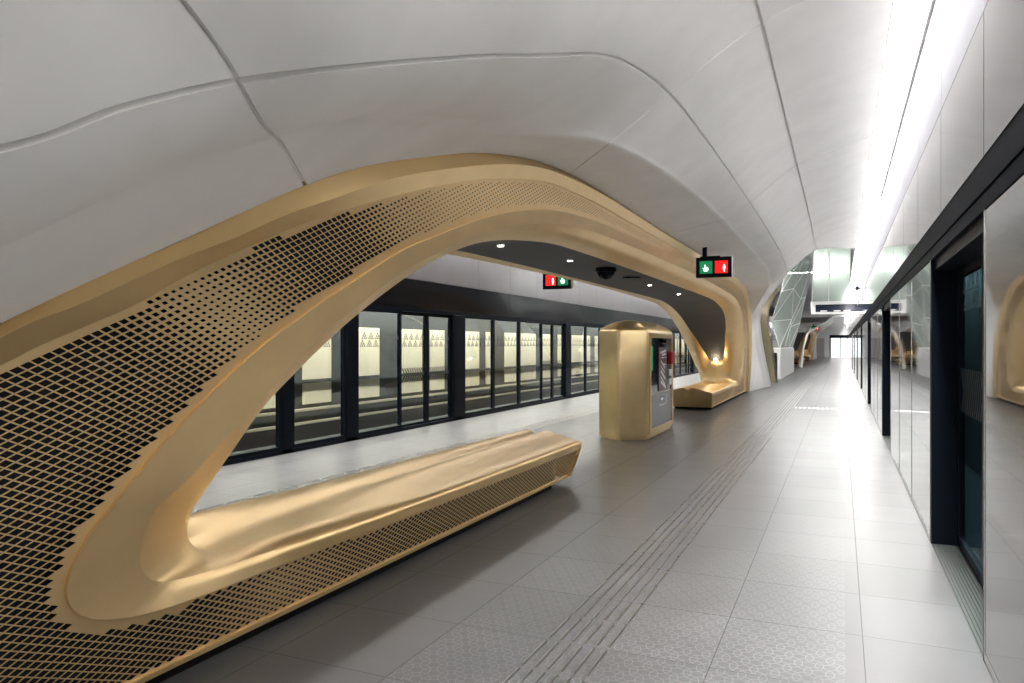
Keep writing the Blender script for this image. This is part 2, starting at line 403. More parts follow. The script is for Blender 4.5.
def emit_cells(P, S, back=False):
    V, Fc = [], []
    def snap(o):
        o = np.array(o)
        ins = (o[:, 0] > up[0, 0]) & (o[:, 1] < np.interp(o[:, 0], up[:, 0], up[:, 1])) & (o[:, 1] > np.interp(o[:, 0], lo[:, 0], lo[:, 1]))
        for k in np.nonzero(ins)[0]:
            if o[k, 0] < 8.0 or o[k, 1] > 1: o[k] = open_curve[np.argmin(((open_curve - o[k]) ** 2).sum(1))]
        return o
    hy, hz = LY / 2, LZ / 2
    n = 0
    th = .0025
    for (y, z), s in zip(P, S):
        o = [(y - hy, z), (y, z - hz), (y + hy, z), (y, z + hz)]
        x = lambda zz, d=0.: fx(zz) - .014 - d
        if s <= 0 or back:
            o = snap(o)
            V += [(x(b), a, b) for a, b in o]; Fc.append((n, n + 1, n + 2, n + 3)); n += 4
        else:
            i = [(y - hy * s, z), (y, z - hz * s), (y + hy * s, z), (y, z + hz * s)]
            V += [(x(b), a, b) for a, b in o] + [(x(b), a, b) for a, b in i] + [(x(b, th), a, b) for a, b in i]
            for k in range(4):
                k2 = (k + 1) % 4
                Fc.append((n + k, n + k2, n + 4 + k2, n + 4 + k)); Fc.append((n + 4 + k, n + 4 + k2, n + 8 + k2, n + 8 + k))
            n += 12
    return np.array(V), Fc
P, Sc = skin_half(-.8, YC + .001, False)
panel_id = np.where((P[:, 1] < .62) & (P[:, 0] > 3.2), 2, np.where(.42 * P[:, 0] + .91 * P[:, 1] > 4.37, 3, np.where((.42 * P[:, 0] + .91 * P[:, 1] > 2.66) & (P[:, 1] > .7), 1, 0)))
for pid in range(4):
    sel = panel_id == pid
    for sgn in (0, 1):
        V, Fc = emit_cells(P[sel], Sc[sel])
        if sgn: V = far(V)
        MB().add(V - AL, Fc).build('perforated_panel', M['gold_plate'], bench_arch)
V, Fc = emit_cells(P, Sc, back=True)
bk = MB(); bk.add(flip(V) - AL, Fc); bk.add(flip(far(V)) - AL, Fc)
bk.build('rear_panel', M['gold_plate'], bench_arch, clean=True)
# dark lining behind the skin
lin = MB()
ys = np.linspace(-.7, YC, 160)
for F in (lambda v: v, far):
    for (f, g) in ((lambda y: ZB - .03, lambda y: np.interp(y, top_curve[:, 0], top_curve[:, 1]) if y < up[0, 0] + .25 else np.interp(y, lo[:, 0], lo[:, 1]) + .03),
                   (lambda y: np.interp(y, up[:, 0], up[:, 1]) - .07, lambda y: np.interp(y, top_curve[:, 0], top_curve[:, 1]) + .02)):
        rows = []
        for y in ys:
            z0, z1 = f(y), g(y)
            if (z0 < .3 and y > 8.0) or z1 <= z0 or (z0 > .3 and y < up[0, 0] + .1): continue
            rows.append([(fx(z) - .11, y, z) for z in np.linspace(z0, z1, 6)])
        addgrid(lin, F(np.array(rows)))
lin.build('dark_lining', M['dark'], bench_arch)
# plinth under the skirt, with a thin gold edge strip
for F in (lambda v: v, far):
    pl = MB(); st = MB()
    U = np.array([(x, y, 0) for x, y in [(-2.95, y) for y in np.linspace(-.6, 7.72, 20)] + [(-3.85, y) for y in np.linspace(7.72, -.6, 20)]])
    addgrid(pl, F(np.stack([U, U + (0, 0, .09)], 1)))
    def sec(L, o): return np.stack([L + (-.06 * o, 0, -.02), L + (-.004 * o, 0, -.02), L + (0, 0, .006), L + (-.03 * o, 0, .009)], 1)
    line = np.array([(fx(.09), y, .09) for y in np.linspace(-.6, 8.08, 40)]); other = flip(line)[::-1]
    R_ = np.vstack([sec(line, 1), sec(other, -1)])
    addgrid(st, F(R_))
    pl.build('plinth', M['dark'], bench_arch); st.build('edge_strip', M['gold'], bench_arch, angle=40)

# ------------------------------------------------------------------ white ceiling hood over the arch
# guides per station: gold edge, soft fold, first joint, second joint, light strip
HW = [
 [(-2.9,-.75,-.02),(-2.75,-1.3,0.0),(-2.45,-1.9,.0),(-1.9,-2.6,.6),(.366,-6.5,4.25)],
 [(-2.71,.4,.93),(-2.35,-.1,1.05),(-1.9,-.45,1.3),(-1.45,-1.2,2.2),(.366,-5,4.25)],
 [(-2.63,1.0,1.33),(-2.2,.75,1.5),(-1.72,.45,1.78),(-1.32,-.6,2.5),(.366,-3.6,4.25)],
 [(-2.56,1.56,1.67),(-2.1,1.33,1.86),(-1.62,1.0,2.02),(-1.2,-.1,2.66),(.366,-2.2,4.25)],
 [(-2.5,2.16,1.99),(-2.02,1.75,2.13),(-1.55,1.23,2.165),(-1.1,.15,2.75),(.366,-1,4.25)],
 [(-2.42,2.93,2.39),(-1.96,2.235,2.37),(-1.5,1.54,2.32),(-1.0,.45,2.85),(.366,.2,4.25)],
 [(-2.38,3.41,2.59),(-1.95,2.72,2.58),(-1.4,1.96,2.49),(-.85,1.0,3.1),(.366,1.0,4.25)],
 [(-2.35,3.96,2.76),(-1.97,3.35,2.75),(-1.35,2.71,2.78),(-.72,1.8,3.4),(.366,1.9,4.25)],
 [(-2.31,4.58,2.93),(-1.98,3.95,2.88),(-1.27,3.24,2.96),(-.62,2.8,3.65),(.366,2.9,4.25)],
 [(-2.29,5.15,3.04),(-1.95,4.45,2.98),(-1.22,3.98,3.22),(-.57,3.9,3.82),(.366,4.0,4.25)],
 [(-2.28,5.67,3.11),(-1.82,4.85,3.06),(-1.2,4.68,3.385),(-.54,4.9,3.92),(.366,5.0,4.25)],
 [(-2.27,6.38,3.16),(-1.62,5.45,3.13),(-1.17,5.55,3.48),(-.53,5.7,3.96),(.366,5.7,4.25)],
 [(-2.26,7.39,3.18),(-1.53,6.6,3.2),(-1.15,6.8,3.51),(-.53,7.0,3.96),(.366,7.0,4.25)],
 [(-2.26,8.6,3.18),(-1.5,8.2,3.27),(-1.13,8.4,3.51),(-.53,8.6,3.96),(.366,8.6,4.25)],
 [(-2.26,10.6,3.18),(-1.49,10.4,3.31),(-1.12,10.4,3.51),(-.53,10.4,3.96),(.366,10.4,4.25)],
 [(-2.26,12.75,3.19),(-1.5,12.75,3.31),(-1.12,12.9,3.51),(-.53,13,3.96),(.366,13,4.25)],
 [(-2.26,16,3.18),(-1.54,15.8,3.34),(-1.14,16,3.5),(-.54,16.2,3.95),(.366,17,4.25)],
 [(-2.26,18.11,3.18),(-1.58,18.0,3.33),(-1.17,18.0,3.46),(-.55,18.2,3.95),(.366,20,4.25)],
 [(-2.29,20.35,3.04),(-1.65,19.6,3.07),(-1.2,19.3,3.38),(-.55,19.7,3.95),(.366,22.4,4.25)],
]
HW2 = [HW[-1][:3],
 [(-2.35,21.54,2.76),(-2.0,21.0,2.78),(-1.72,21.2,3.03),],
 [(-2.42,22.57,2.39),(-2.3,22.6,2.52),(-2.12,22.8,2.72)],
 [(-2.56,23.94,1.67),(-2.5,24.5,2.0),(-2.40,24.7,2.3)],
 [(-2.74,25.1,.80),(-2.62,26.6,1.3),(-2.50,27.1,1.35)],
 [(-2.9,26.25,-.02),(-2.62,29.3,-.02),(-2.50,30.0,-.02)]]
def sample(n, grooves, step, w):
    """parameter samples: even steps plus a tight cluster at each groove; returns (params, depth weight)"""
    s = set(np.round(np.arange(0, n - 1 + 1e-9, step), 5))
    for g, ww in grooves: s = {t for t in s if abs(t - g) > ww * 2.2} | {g - ww, g - ww * .55, g, g + ww * .55, g + ww}
    t = np.array(sorted(x for x in s if -1e-9 <= x <= n - 1 + 1e-9))
    return t
def hood_surface(H, gs, gt, sstep, tstep):
    """gs / gt: grooves (parameter, half width, depth) along and across"""
    H = np.array(H, float); F_ = H[:, 1]
    H = np.concatenate([H[:, :1], (F_ + .14 * (H[:, 0] - F_))[:, None], F_[:, None], (F_ + .14 * (H[:, 2] - F_))[:, None], H[:, 2:]], 1)
    ns, nt, _ = H.shape
    s = sample(ns, [(g[0], g[1]) for g in gs], sstep, 0); t = sample(nt, [(g[0], g[1]) for g in gt], tstep, 0)
    G = np.stack([spline(H[:, k], s) for k in range(nt)], 1)
    R = np.stack([spline(G[i], t) for i in range(len(s))])
    du = np.gradient(R, axis=0); dv = np.gradient(R, axis=1); nrm = np.cross(du, dv); nrm /= np.maximum(np.linalg.norm(nrm, axis=2, keepdims=True), 1e-9)
    # make the normal point away from the platform (up / inward)
    nrm *= np.where((nrm[..., 2:3]) < 0, -1, 1)
    dep = np.zeros(R.shape[:2])
    for g, w, d in gs: dep = np.maximum(dep, d * np.clip((w - np.abs(s - g)) / (w * .45), 0, 1)[:, None])
    for g, w, d in gt: dep = np.maximum(dep, d * np.clip((w - np.abs(t - g)) / (w * .45), 0, 1)[None, :])
    return R + nrm * dep[..., None]
R = hood_surface(HW, [(5, .022, .022), (11, .012, .008), (14, .005, .008), (16.3, .004, .008)], [(4, .015, .02), (5, .016, .03)], .125, .0625)
def hood(name, mirror=False, dy=0.):
    mb = MB()
    f = flip if mirror else (lambda v: v)
    mb.loft([list(r) for r in f(R + (0, dy, 0))])
    R2 = hood_surface(HW2, [], [], .125, .0625)
    mb.loft([list(r) for r in f(R2 + (0, dy, 0))])
    return mb.build(name, M['white'], None, angle=50, clean=True)
struct(hood('ceiling'))
struct(hood('ceiling_left', True))
# bright rolled edge at the end of the hood
e = np.vstack([spline(np.array([h[2] for h in HW2])[::-1], np.linspace(0, 5, 31)), spline(np.array(HW[-1])[2:], np.linspace(0, 2, 17))[1:]])
def hood_edge(name, mirror=False, dy=0.):
    f = flip if mirror else (lambda v: v)
    inn = e + np.array([.05, .10, .04]); out = e + np.array([-.02, .45, .06])
    mb = MB(); mb.loft([list(f(np.array(r) + (0, dy, 0))) for r in zip(e, inn, out)])
    return mb.build(name, M['white_plain'], None, angle=40)
struct(hood_edge('trim_1')); struct(hood_edge('trim_2', True))

# ------------------------------------------------------------------ floor, walls, upper hall
fl = MB(); fl.box(XL, XR, YBACK, YEND, -.25, 0)
struct(fl.build('floor', M['floor']))
mb = MB(); mb.box(XR, 2.6, YBACK, YEND, -1.2, -1.1); mb.box(-10.6, XL, YBACK, YEND, -1.2, -1.1); struct(mb.build('floor_track', M['tunnel']))
mb = MB(); mb.box(XL, XL + .03, YBACK, YEND, -1.1, -.25); mb.box(XR - .03, XR, YBACK, YEND, -1.1, -.25); struct(mb.build('trim_3', M['tunnel']))
mb = MB()
mb.box(-10.6, 2.6, YEND, YEND + .2, -1.2, 7)
struct(mb.build('wall_far', M['white_plain']))
mb = MB(); mb.box(-10.6, 2.6, YBACK - .2, YBACK, -1.2, 7); struct(mb.build('wall_back', M['white_plain']))
mb = MB(); mb.box(XL - .9, XR + .9, 20., YEND, 6.2, 6.35); struct(mb.build('ceiling_hall', M['white_plain']))
mb = MB(); mb.box(XL - .9, XR + .9, YBACK, 20., 5.2, 5.35); struct(mb.build('ceiling_void', M['white_plain']))

PER, YP0, DW, MW = 7.75, 4.39, 2.48, 1.757
def panel_row(mb, x0, x1, y0, y1, z0, z1, step, off, gap=.008, bev=.004):
    y = off
    while y < y1:
        a, b = max(y, y0), min(y + step, y1)
        if b - a > .05: mb.box(x0, x1, a + gap / 2, b - gap / 2, z0, z1)
        y += step
off = YP0 - 10 * MW
mb = MB(); panel_row(mb, XR, XR + .05, YBACK, YEND, 2.556, 3.286, MW, off, .014); struct(mb.build('wall_right', M['steel_polished']))
mb = MB(); panel_row(mb, XR + .004, XR + .05, YBACK, YEND, 3.306, 4.26, MW, off, .014); struct(mb.build('wall_right_upper', M['steel']))
mb = MB(); mb.box(XR + .03, XR + .06, YBACK, YEND, 2.5, 4.3); mb.box(XR + .05, XR + .12, YBACK, YEND, 4.25, 6.19); struct(mb.build('wall_right_backing', M['black']))
mb = MB(); mb.box(XR + .002, XR + .22, YBACK, YEND, 2.385, 2.552); mb.box(XR + .012, XR + .22, YBACK, YEND, 2.365, 2.385); mb.box(XR + .002, XR + .22, YBACK, YEND, 2.285, 2.365)
struct(mb.build('trim_4', M['black_header']))
mb = MB(); panel_row(mb, XL - .05, XL, YBACK, YEND, 2.858, 3.58, MW, off); struct(mb.build('wall_left', M['grey_panel']))
mb = MB(); panel_row(mb, XL - .05, XL, YBACK, YEND, 2.30, 2.85, MW, off); struct(mb.build('trim_5', M['black_gloss']))
mb = MB(); panel_row(mb, XL - .05, XL - .012, YBACK, YEND, 3.59, 4.26, MW, off); struct(mb.build('wall_left_upper', M['steel']))
mb = MB(); mb.box(XL - .07, XL - .05, YBACK, YEND, 2.28, 6.3); struct(mb.build('wall_left_backing', M['black']))
mb = MB(); mb.box(XL - .1, XL + .0, YBACK, YEND, 2.235, 2.30); mb.box(XL - .1, XL + .012, YBACK, YEND, -.02, .06); struct(mb.build('trim_6', M['black']))
# light strips in the ceiling's edge slots
for nm, xa, xb, lab in (('light_strip', .366, XR, 'long white linear light along the ceiling edge above the right hand wall'),
                        ('light_strip', 2 * XC - XR, 2 * XC - .366, 'long white linear light along the ceiling edge above the left hand screen doors')):
    t = empty(nm, ((xa + xb) / 2, 20, 4.25)); tag(t, lab, 'light')
    ya, yb = YBACK + .1, YEND - .5; bf = .02
    mb = MB(); mb.box(xa + .01, xb - .01, ya, yb, 4.395, 4.41); rel(mb.build('diffuser', M['led']), t)
    mb = MB(); mb.box(xa, xb, ya, yb, 4.411, 4.45)
    if xa > XC: mb.box(xa + .003, xa + .01, ya, yb, 4.262, 4.411); mb.box(xb - bf, xb, ya, yb, 4.262, 4.411)
    else: mb.box(xa, xa + bf, ya, yb, 4.262, 4.411); mb.box(xb - .01, xb - .003, ya, yb, 4.262, 4.411)
    rel(mb.build('housing', M['white_plain']), t)
    for y0_ in np.arange(ya, yb, 21):                          # area lamps added under the diffuser, narrowed to keep light off the wall
        L = bpy.data.lights.new('strip_lamp', 'AREA'); L.shape = 'RECTANGLE'; L.size = xb - xa - .05; L.size_y = min(21, yb - y0_); L.energy = (15.5 if xa > XC else 11) * L.size_y
        L.spread = math.radians(80); L.color = (1, .985, .96)
        o = bpy.data.objects.new('strip_lamp', L); o.location = ((xa + xb) / 2, y0_ + L.size_y / 2, 4.392); COL.objects.link(o)

# ------------------------------------------------------------------ screens and doors
ORD = ['nearest', 'second', 'third', 'fourth', 'fifth', 'sixth', 'seventh', 'eighth', 'ninth', 'tenth']
def frit_triangles(y0, y1, z0, x, dirx, mb, rows=2):
    """two rows of little pyramids of triangles"""
    s = .046
    for r in range(rows):
        zb = z0 + r * .135
        n = int((y1 - y0 - .04) / .20)
        st = (y1 - y0 - n * .20) / 2 + (.05 if r else 0)
        for k in range(n):
            cy = y0 + st + .10 + k * .20
            for row, cnt in ((0, 3), (1, 2), (2, 1)):
                for j in range(cnt):
                    yy = cy + (j - (cnt - 1) / 2) * .058; zz = zb + row * .04
                    mb.add([(x, yy - s / 2, zz), (x, yy + s / 2, zz), (x, yy, zz + s), (x + .002 * dirx, yy, zz + s * .4)], [(0, 1, 2), (0, 1, 3), (1, 2, 3), (2, 0, 3)])
def chevrons(y0, y1, z0, z1, x, mb, sgn=1, pitch=.085):
    zm = (z0 + z1) / 2; w = .042; d = .10 * sgn
    y = y0 + .03 + (0 if sgn > 0 else .1)
    while y + .03 + abs(d) * (sgn > 0) < y1:
        n = len(mb.v)
        mb.add([(x, y, z0), (x, y + w, z0), (x, y + w + d, zm), (x, y + d, zm), (x, y + w, z1), (x, y, z1)], [(0, 1, 2, 3), (3, 2, 4, 5)])
        y += pitch
def frame_mb(x0, x1, y0, y1, z0, z1, t):
    mb = MB(); mb.box(x0, x1, y0, y0 + t, z0, z1); mb.box(x0, x1, y1 - t, y1, z0, z1)
    mb.box(x0, x1, y0 + t, y1 - t, z1 - t, z1); mb.box(x0, x1, y0 + t, y1 - t, z0, z0 + t); return mb

# right-hand wall: mirrored fixed panels between recessed doorways
def mirrored_panel(y0, label):
    t = empty('mirrored_screen_panel', (XR, y0 + MW / 2, .04)); tag(t, label, 'screen panel', 'mirrored glass panels of the right hand wall')
    mb = MB(); mb.box(XR + .004, XR + .05, y0 + .014, y0 + MW - .014, .05, 2.28, .004); rel(mb.build('pane', M['mirror']), t)
    mb = MB(); mb.box(XR, XR + .05, y0 + .002, y0 + .014, .04, 2.285); mb.box(XR, XR + .05, y0 + MW - .014, y0 + MW - .002, .04, 2.285)
    mb.box(XR + .002, XR + .05, y0 + .002, y0 + MW - .002, .005, .05)
    rel(mb.build('edge_strip', M['trim_steel']), t)
def right_door(y0, label, detail=True):
    y1 = y0 + DW; xd = XR + .185
    t = empty('platform_door', (xd, (y0 + y1) / 2, 0)); tag(t, label, 'door', 'recessed doors of the right hand wall')
    mb = MB(); mb.box(XR + .004, xd + .05, y0 + .002, y0 + .05, .0, 2.29); mb.box(XR + .004, xd + .05, y1 - .05, y1 - .002, .0, 2.29); mb.box(XR + .03, xd + .05, y0 + .05, y1 - .05, 2.2, 2.29)
    rel(mb.build('jamb', M['black']), t)
    mb = MB(); mb.box(XR - .0, xd + .12, y0 + .05, y1 - .05, -.03, -.006)
    for k in range(8 if detail else 0): mb.box(XR + .012 + k * .021, XR + .021 + k * .021, y0 + .05, y1 - .05, -.006, .002)
    rel(mb.build('threshold', M['tread']), t)
    ym = (y0 + y1) / 2
    for a, b, sg in ((y0 + .05, ym - .004, 1), (ym + .004, y1 - .05, -1)):
        leaf = rel(frame_mb(xd, xd + .045, a, b, .03, 2.19, .06).build('leaf', M['black']), t)
        mb = MB(); mb.box(xd + .018, xd + .026, a + .06, b - .06, .09, 2.13); p = mb.build('pane', M['glass_dark']); 
        for v in p.data.vertices: v.co -= t.location
        p.parent = leaf
        if detail:
            mb = MB(); chevrons(a + .08, b - .08, 1.08, 1.42, xd + .016, mb, sg); frit_triangles(a + .08, b - .08, 1.86, xd + .016, -1, mb)
            d = mb.build('frit', M['frit_pale'])
            for v in d.data.vertices: v.co -= t.location
            d.parent = leaf
POSN = ['nearest of three', 'middle one of three', 'farthest of three']
NDOOR = 7
for n in range(NDOOR):
    yd = YP0 + PER * n
    right_door(yd, f'dark recessed platform doorway, {ORD[n]} along the right hand wall', n < 3)
for n in range(-1, NDOOR):
    ya = YP0 + PER * n + DW
    for k in range(3):
        y0 = ya + k * MW
        if y0 + MW < 3: continue                               # nearer ones are behind the viewer
        if n < 0: lab = 'mirrored glass panel at the right edge, reflecting the gold arch'
        else: lab = f'{POSN[k]} mirrored panels after the {ORD[n]} right hand doorway'
        mirrored_panel(y0, lab)
YRS = YP0 + PER * NDOOR
mb = MB(); panel_row(mb, XR + .004, XR + .05, YRS, YEND, .03, 2.285, MW, YRS); struct(mb.build('wall_right_far', M['mirror']))
mb = MB(); mb.box(XR + .004, XR + .05, YBACK, YP0 - MW, .03, 2.285); struct(mb.build('wall_right_near', M['mirror']))
mb = MB(); mb.box(2.6, 2.8, YBACK, 70, -1.1, 4.5); mb.box(XR + .3, 2.6, YBACK, 70, 3.3, 3.45); struct(mb.build('wall_tunnel_right', M['tunnel']))
mb = MB(); mb.box(2.1, 2.2, 2, 60, 3.22, 3.26); struct(mb.build('track_fill_lamp_right', M['track_fill_dim']))  # unseen dim lamp bar, added so the dark door panes show some teal
mb = MB(); mb.box(XR + .055, XR + .1, YBACK, YP0, 0, 2.3)
for n in range(NDOOR): mb.box(XR + .055, XR + .1, YP0 + PER * n + DW, YP0 + PER * (n + 1), 0, 2.3)
struct(mb.build('wall_right_lining', M['black']))

# left-hand wall: clear glazed screens and sliding doors
LEFT = []                     # (kind, y0, y1)
LEFT += [('fix', 4.4, 5.75), ('post', 5.75, 5.95), ('fix', 5.95, 7.2), ('fix', 7.2, 8.5), ('post', 8.5, 8.72), ('fix', 8.72, 10.03), ('post', 10.03, 10.33), ('fix', 10.33, 11.73), ('door', 11.73, 13.75), ('post', 13.75, 14.22)]
y = 14.22
while y < 46:
    LEFT += [('fix', y, y + 1.5), ('fix', y + 1.5, y + 3.03), ('fix', y + 3.03, y + 4.62), ('door', y + 4.62, y + 6.45), ('post', y + 6.45, y + 6.9)]; y += 6.9
YLS = y
nf = nd = npost = 0
WORD = ['first', 'second', 'third', 'fourth', 'fifth', 'sixth', 'seventh', 'eighth', 'ninth', 'tenth', 'eleventh', 'twelfth', 'thirteenth', 'fourteenth', 'fifteenth', 'sixteenth', 'seventeenth', 'eighteenth', 'nineteenth', 'twentieth', 'twenty-first', 'twenty-second']
nwin = 0
for kind, y0, y1 in LEFT:
    detail = y0 < 26
    if kind == 'fix':
        hidden = y0 < 7
        lab = f'clear fixed glass screen on the left platform edge, {WORD[nf]} pane counting from the near end'
        if hidden: nwin += 1
        else: nf += 1
        t = empty(f'window_{nwin}' if hidden else 'glass_screen', (XL, (y0 + y1) / 2, .06)); struct(t) if hidden else tag(t, lab, 'screen panel', 'fixed glass screens of the left platform edge')
        rel(frame_mb(XL - .06, XL + .004, y0 + .003, y1 - .003, .06, 2.235, .055).build('frame', M['black']), t)
        mb = MB(); mb.box(XL - .03, XL - .022, y0 + .058, y1 - .058, .115, 2.18); rel(mb.build('pane', M['glass']), t)
        if detail:
            mb = MB(); frit_triangles(y0 + .07, y1 - .07, 1.57, XL - .020, 1, mb); rel(mb.build('frit', M['frit']), t)
    elif kind == 'post':
        lab = f'black upright post between the left glass screens, {WORD[npost]} from the near end'
        npost += y0 > 7
        mb = MB(); mb.box(XL - .09, XL + .012, y0, y1, .0, 2.235, .006); mb.box(XL + .012, XL + .02, y0 + .02, y0 + .035, .06, 2.2)
        if y0 < 7: struct(mb.build('trim_14', M['black']))
        else: tag(mb.build('screen_post', M['black']), lab, 'post', 'black posts of the left platform edge')
    else:
        lab = f'pair of clear glass sliding doors with chevron bands, {ORD[nd]} on the left platform edge'
        nd += 1
        t = empty('sliding_door', (XL, (y0 + y1) / 2, .0)); tag(t, lab, 'door', 'sliding doors of the left platform edge')
        ym = (y0 + y1) / 2
        for a, b, sg in ((y0 + .004, ym, 1), (ym, y1 - .004, -1)):
            leaf = rel(frame_mb(XL - .10, XL - .05, a, b, .03, 2.235, .07).build('leaf', M['black']), t)
            mb = MB(); mb.box(XL - .08, XL - .072, a + .07, b - .07, .1, 2.165); p = rel(mb.build('pane', M['glass']), t); p.parent = leaf
            if detail:
                mb = MB(); frit_triangles(a + .08, b - .08, 1.57, XL - .070, 1, mb); chevrons(a + .075, b - .075, 0.90, 1.16, XL - .069, mb, 1, .085)
                p = rel(mb.build('frit', M['frit']), t); p.parent = leaf
mb = MB(); panel_row(mb, XL - .05, XL, YLS, YEND, .05, 2.235, 1.5, YLS); mb.box(XL - .05, XL, YBACK, 4.4, .05, 2.235); struct(mb.build('wall_left_far', M['black_gloss']))

# the tunnel side behind the left glass
XT = -10.5
mb = MB(); mb.box(XT - .2, XT, YBACK, YEND, -1.1, 4.5); mb.box(XT, XL - .1, YBACK, YEND, 3.3, 3.45); struct(mb.build('wall_tunnel', M['tunnel']))
mb = MB()
y = 6.
pw = [1.15, .8, 1.5, .55, .95, 1.4]
k = 0
while y < 60:
    w = pw[k % 6]; mb.box(XT, XT + .03, y, y + w, .86, 2.02); mb.box(XT, XT + .03, y, y + w, .33, .78); y += w + [.5, .9, .45, .75][k % 4]; k += 1
struct(mb.build('trim_7', M['cream']))
mb = MB()
for z, r in ((.82, .03),): mb.box(XT + .03, XT + .09, YBACK, 70, z - r, z + r)
struct(mb.build('trim_8', M['tunnel']))
mb = MB()
for z in (.2, -.08): mb.box(XT + .05, XT + .15, YBACK, 70, z, z + .05)
struct(mb.build('trim_9', M['tunnel_rail']))
mb = MB(); mb.box(XT + .4, XT + .9, YBACK, YEND, -1.1, -.35); mb.box(XL - .9, XL - .3, YBACK, YEND, -1.1, -.5); struct(mb.build('trim_10', M['tunnel']))
mb = MB(); mb.box(XT + .8, XT + .92, 2, 60, 3.22, 3.26); struct(mb.build('track_fill_lamp', M['track_fill']))  # unseen lamp bar added over the track to brighten the cream panels

# ------------------------------------------------------------------ tactile strips
def tactile(xc, name, label, y0, y1):
    mb = MB()
    n0 = int(math.floor((y0 - 4.5) / .3725))
    y = 4.5 + n0 * .3725
    while y < y1:
        for j in range(6):
            x = xc + (j - 2.5) * .067
            a, b, h, w = y + .022, y + .355, .006, .0095
            mb.add([(x - w, a, 0), (x + w, a, 0), (x + w, b, 0), (x - w, b, 0), (x - w * .55, a + .012, h), (x + w * .55, a + .012, h), (x + w * .55, b - .012, h), (x - w * .55, b - .012, h)],
                   [(4, 5, 6, 7), (0, 1, 5, 4), (1, 2, 6, 5), (2, 3, 7, 6), (3, 0, 4, 7)])
        y += .3725
    return tag(mb.build(name, M['tactile']), label, 'tactile paving')
tactile(-1.29, 'tactile_strip', 'ribbed metal guidance strip along the floor right of the gold bench', 2.2, 70)
tactile(2 * XC + 1.29, 'tactile_strip', 'ribbed metal guidance strip on the floor beyond the gold bench, by the left glass screens', 5, 60)
mb = MB()
for k in range(16):
    for j in range(5):
        x = -1.05 + k * .105; y = 20.2 + (j - 2) * .075
        mb.cyl((x, y), .026, 0, .006, 8, r1=.016)
tag(mb.build('tactile_crossing', M['tactile']), 'short studded cross strip in the floor far along, beside the guidance strip', 'tactile paving')

# ------------------------------------------------------------------ lights and fittings in the arch soffit
DL = [(6.8, 'nearest of the small round downlights in the grey soffit'), (8.9, 'second small round downlight in the grey soffit, before the dome camera'),
      (10.8, 'third small round downlight in the grey soffit, beside the dome camera'), (13.2, 'fourth small round downlight in the grey soffit, beyond the flush speaker'), (15.8, 'farthest small round downlight, where the grey soffit starts to descend')]
for y, lab in DL:
    z = np.interp(y, [5.9, 6.5, 7.3, 8.2, 10], [2.525, 2.603, 2.67, 2.69, 2.70])
    t = empty('downlight', (-3.15, y, z - .012)); tag(t, lab, 'light', 'downlights in the arch soffit')
    mb = MB(); mb.cyl((0, 0), .04, -.012, .008, 20, r1=.044); mb.build('bezel', M['white_paint'], t)
    mb = MB(); mb.cyl((0, 0), .03, -.016, -.011, 20); mb.build('lens', M['lamp'], t)
t = empty('dome_camera', (-3.05, 10.15, 2.685)); tag(t, 'black dome security camera hanging from the grey soffit of the arch', 'camera')
mb = MB(); mb.cyl((0, 0), .15, -.05, .008, 28); mb.build('mount', M['black'], t)
mb = MB(); mb.loft([[(.125 * math.cos(a) * math.cos(k * math.pi / 14), .125 * math.sin(a) * math.cos(k * math.pi / 14), -.05 - .11 * math.sin(k * math.pi / 14)) for a in np.linspace(0, 2 * math.pi, 25)[:-1]] for k in range(8)], closed=True)
mb.build('dome', M['black_gloss'], t, smooth=True)
mb = MB(); mb.cyl((-3.1, 11.75), .14, 2.676, 2.695, 28, r1=.15)
for r in (.05, .09): mb.cyl((-3.1, 11.75), r, 2.672, 2.677, 24)
tag(mb.build('ceiling_speaker', M['black']), 'flat round dark speaker set in the grey soffit beyond the dome camera', 'speaker')
for y, lab in ((2.95, 'small round uplight at the near tip of the arch opening, above the near bench'), (2 * YC - 2.95, 'glowing round lamp at the tip of the dark soffit over the far bench')):
    t = empty('tip_lamp', (XC, y, 1.15)); tag(t, lab, 'light')
    s_ = 1 if y < YC else -1
    mb = MB(); mb.loft([[(.055 * math.cos(a) * math.sin(b), s_ * .02 + .055 * math.sin(a) * math.sin(b), .055 * math.cos(b)) for a in np.linspace(0, 2 * math.pi, 17)[:-1]] for b in np.linspace(.05, 3.09, 9)], closed=True)
    mb.build('globe', M['warm'], t, smooth=True)
    mb = MB(); mb.cyl((0, s_ * .02), .07, -.07, -.04, 18); mb.build('collar', M['gold'], t)
    L = bpy.data.lights.new('tip_spot', 'POINT'); L.energy = .4; L.color = (1, .86, .62); L.shadow_soft_size = .06
    o = bpy.data.objects.new('tip_spot', L); o.location = (XC, y + s_ * .16, 1.12); COL.objects.link(o)

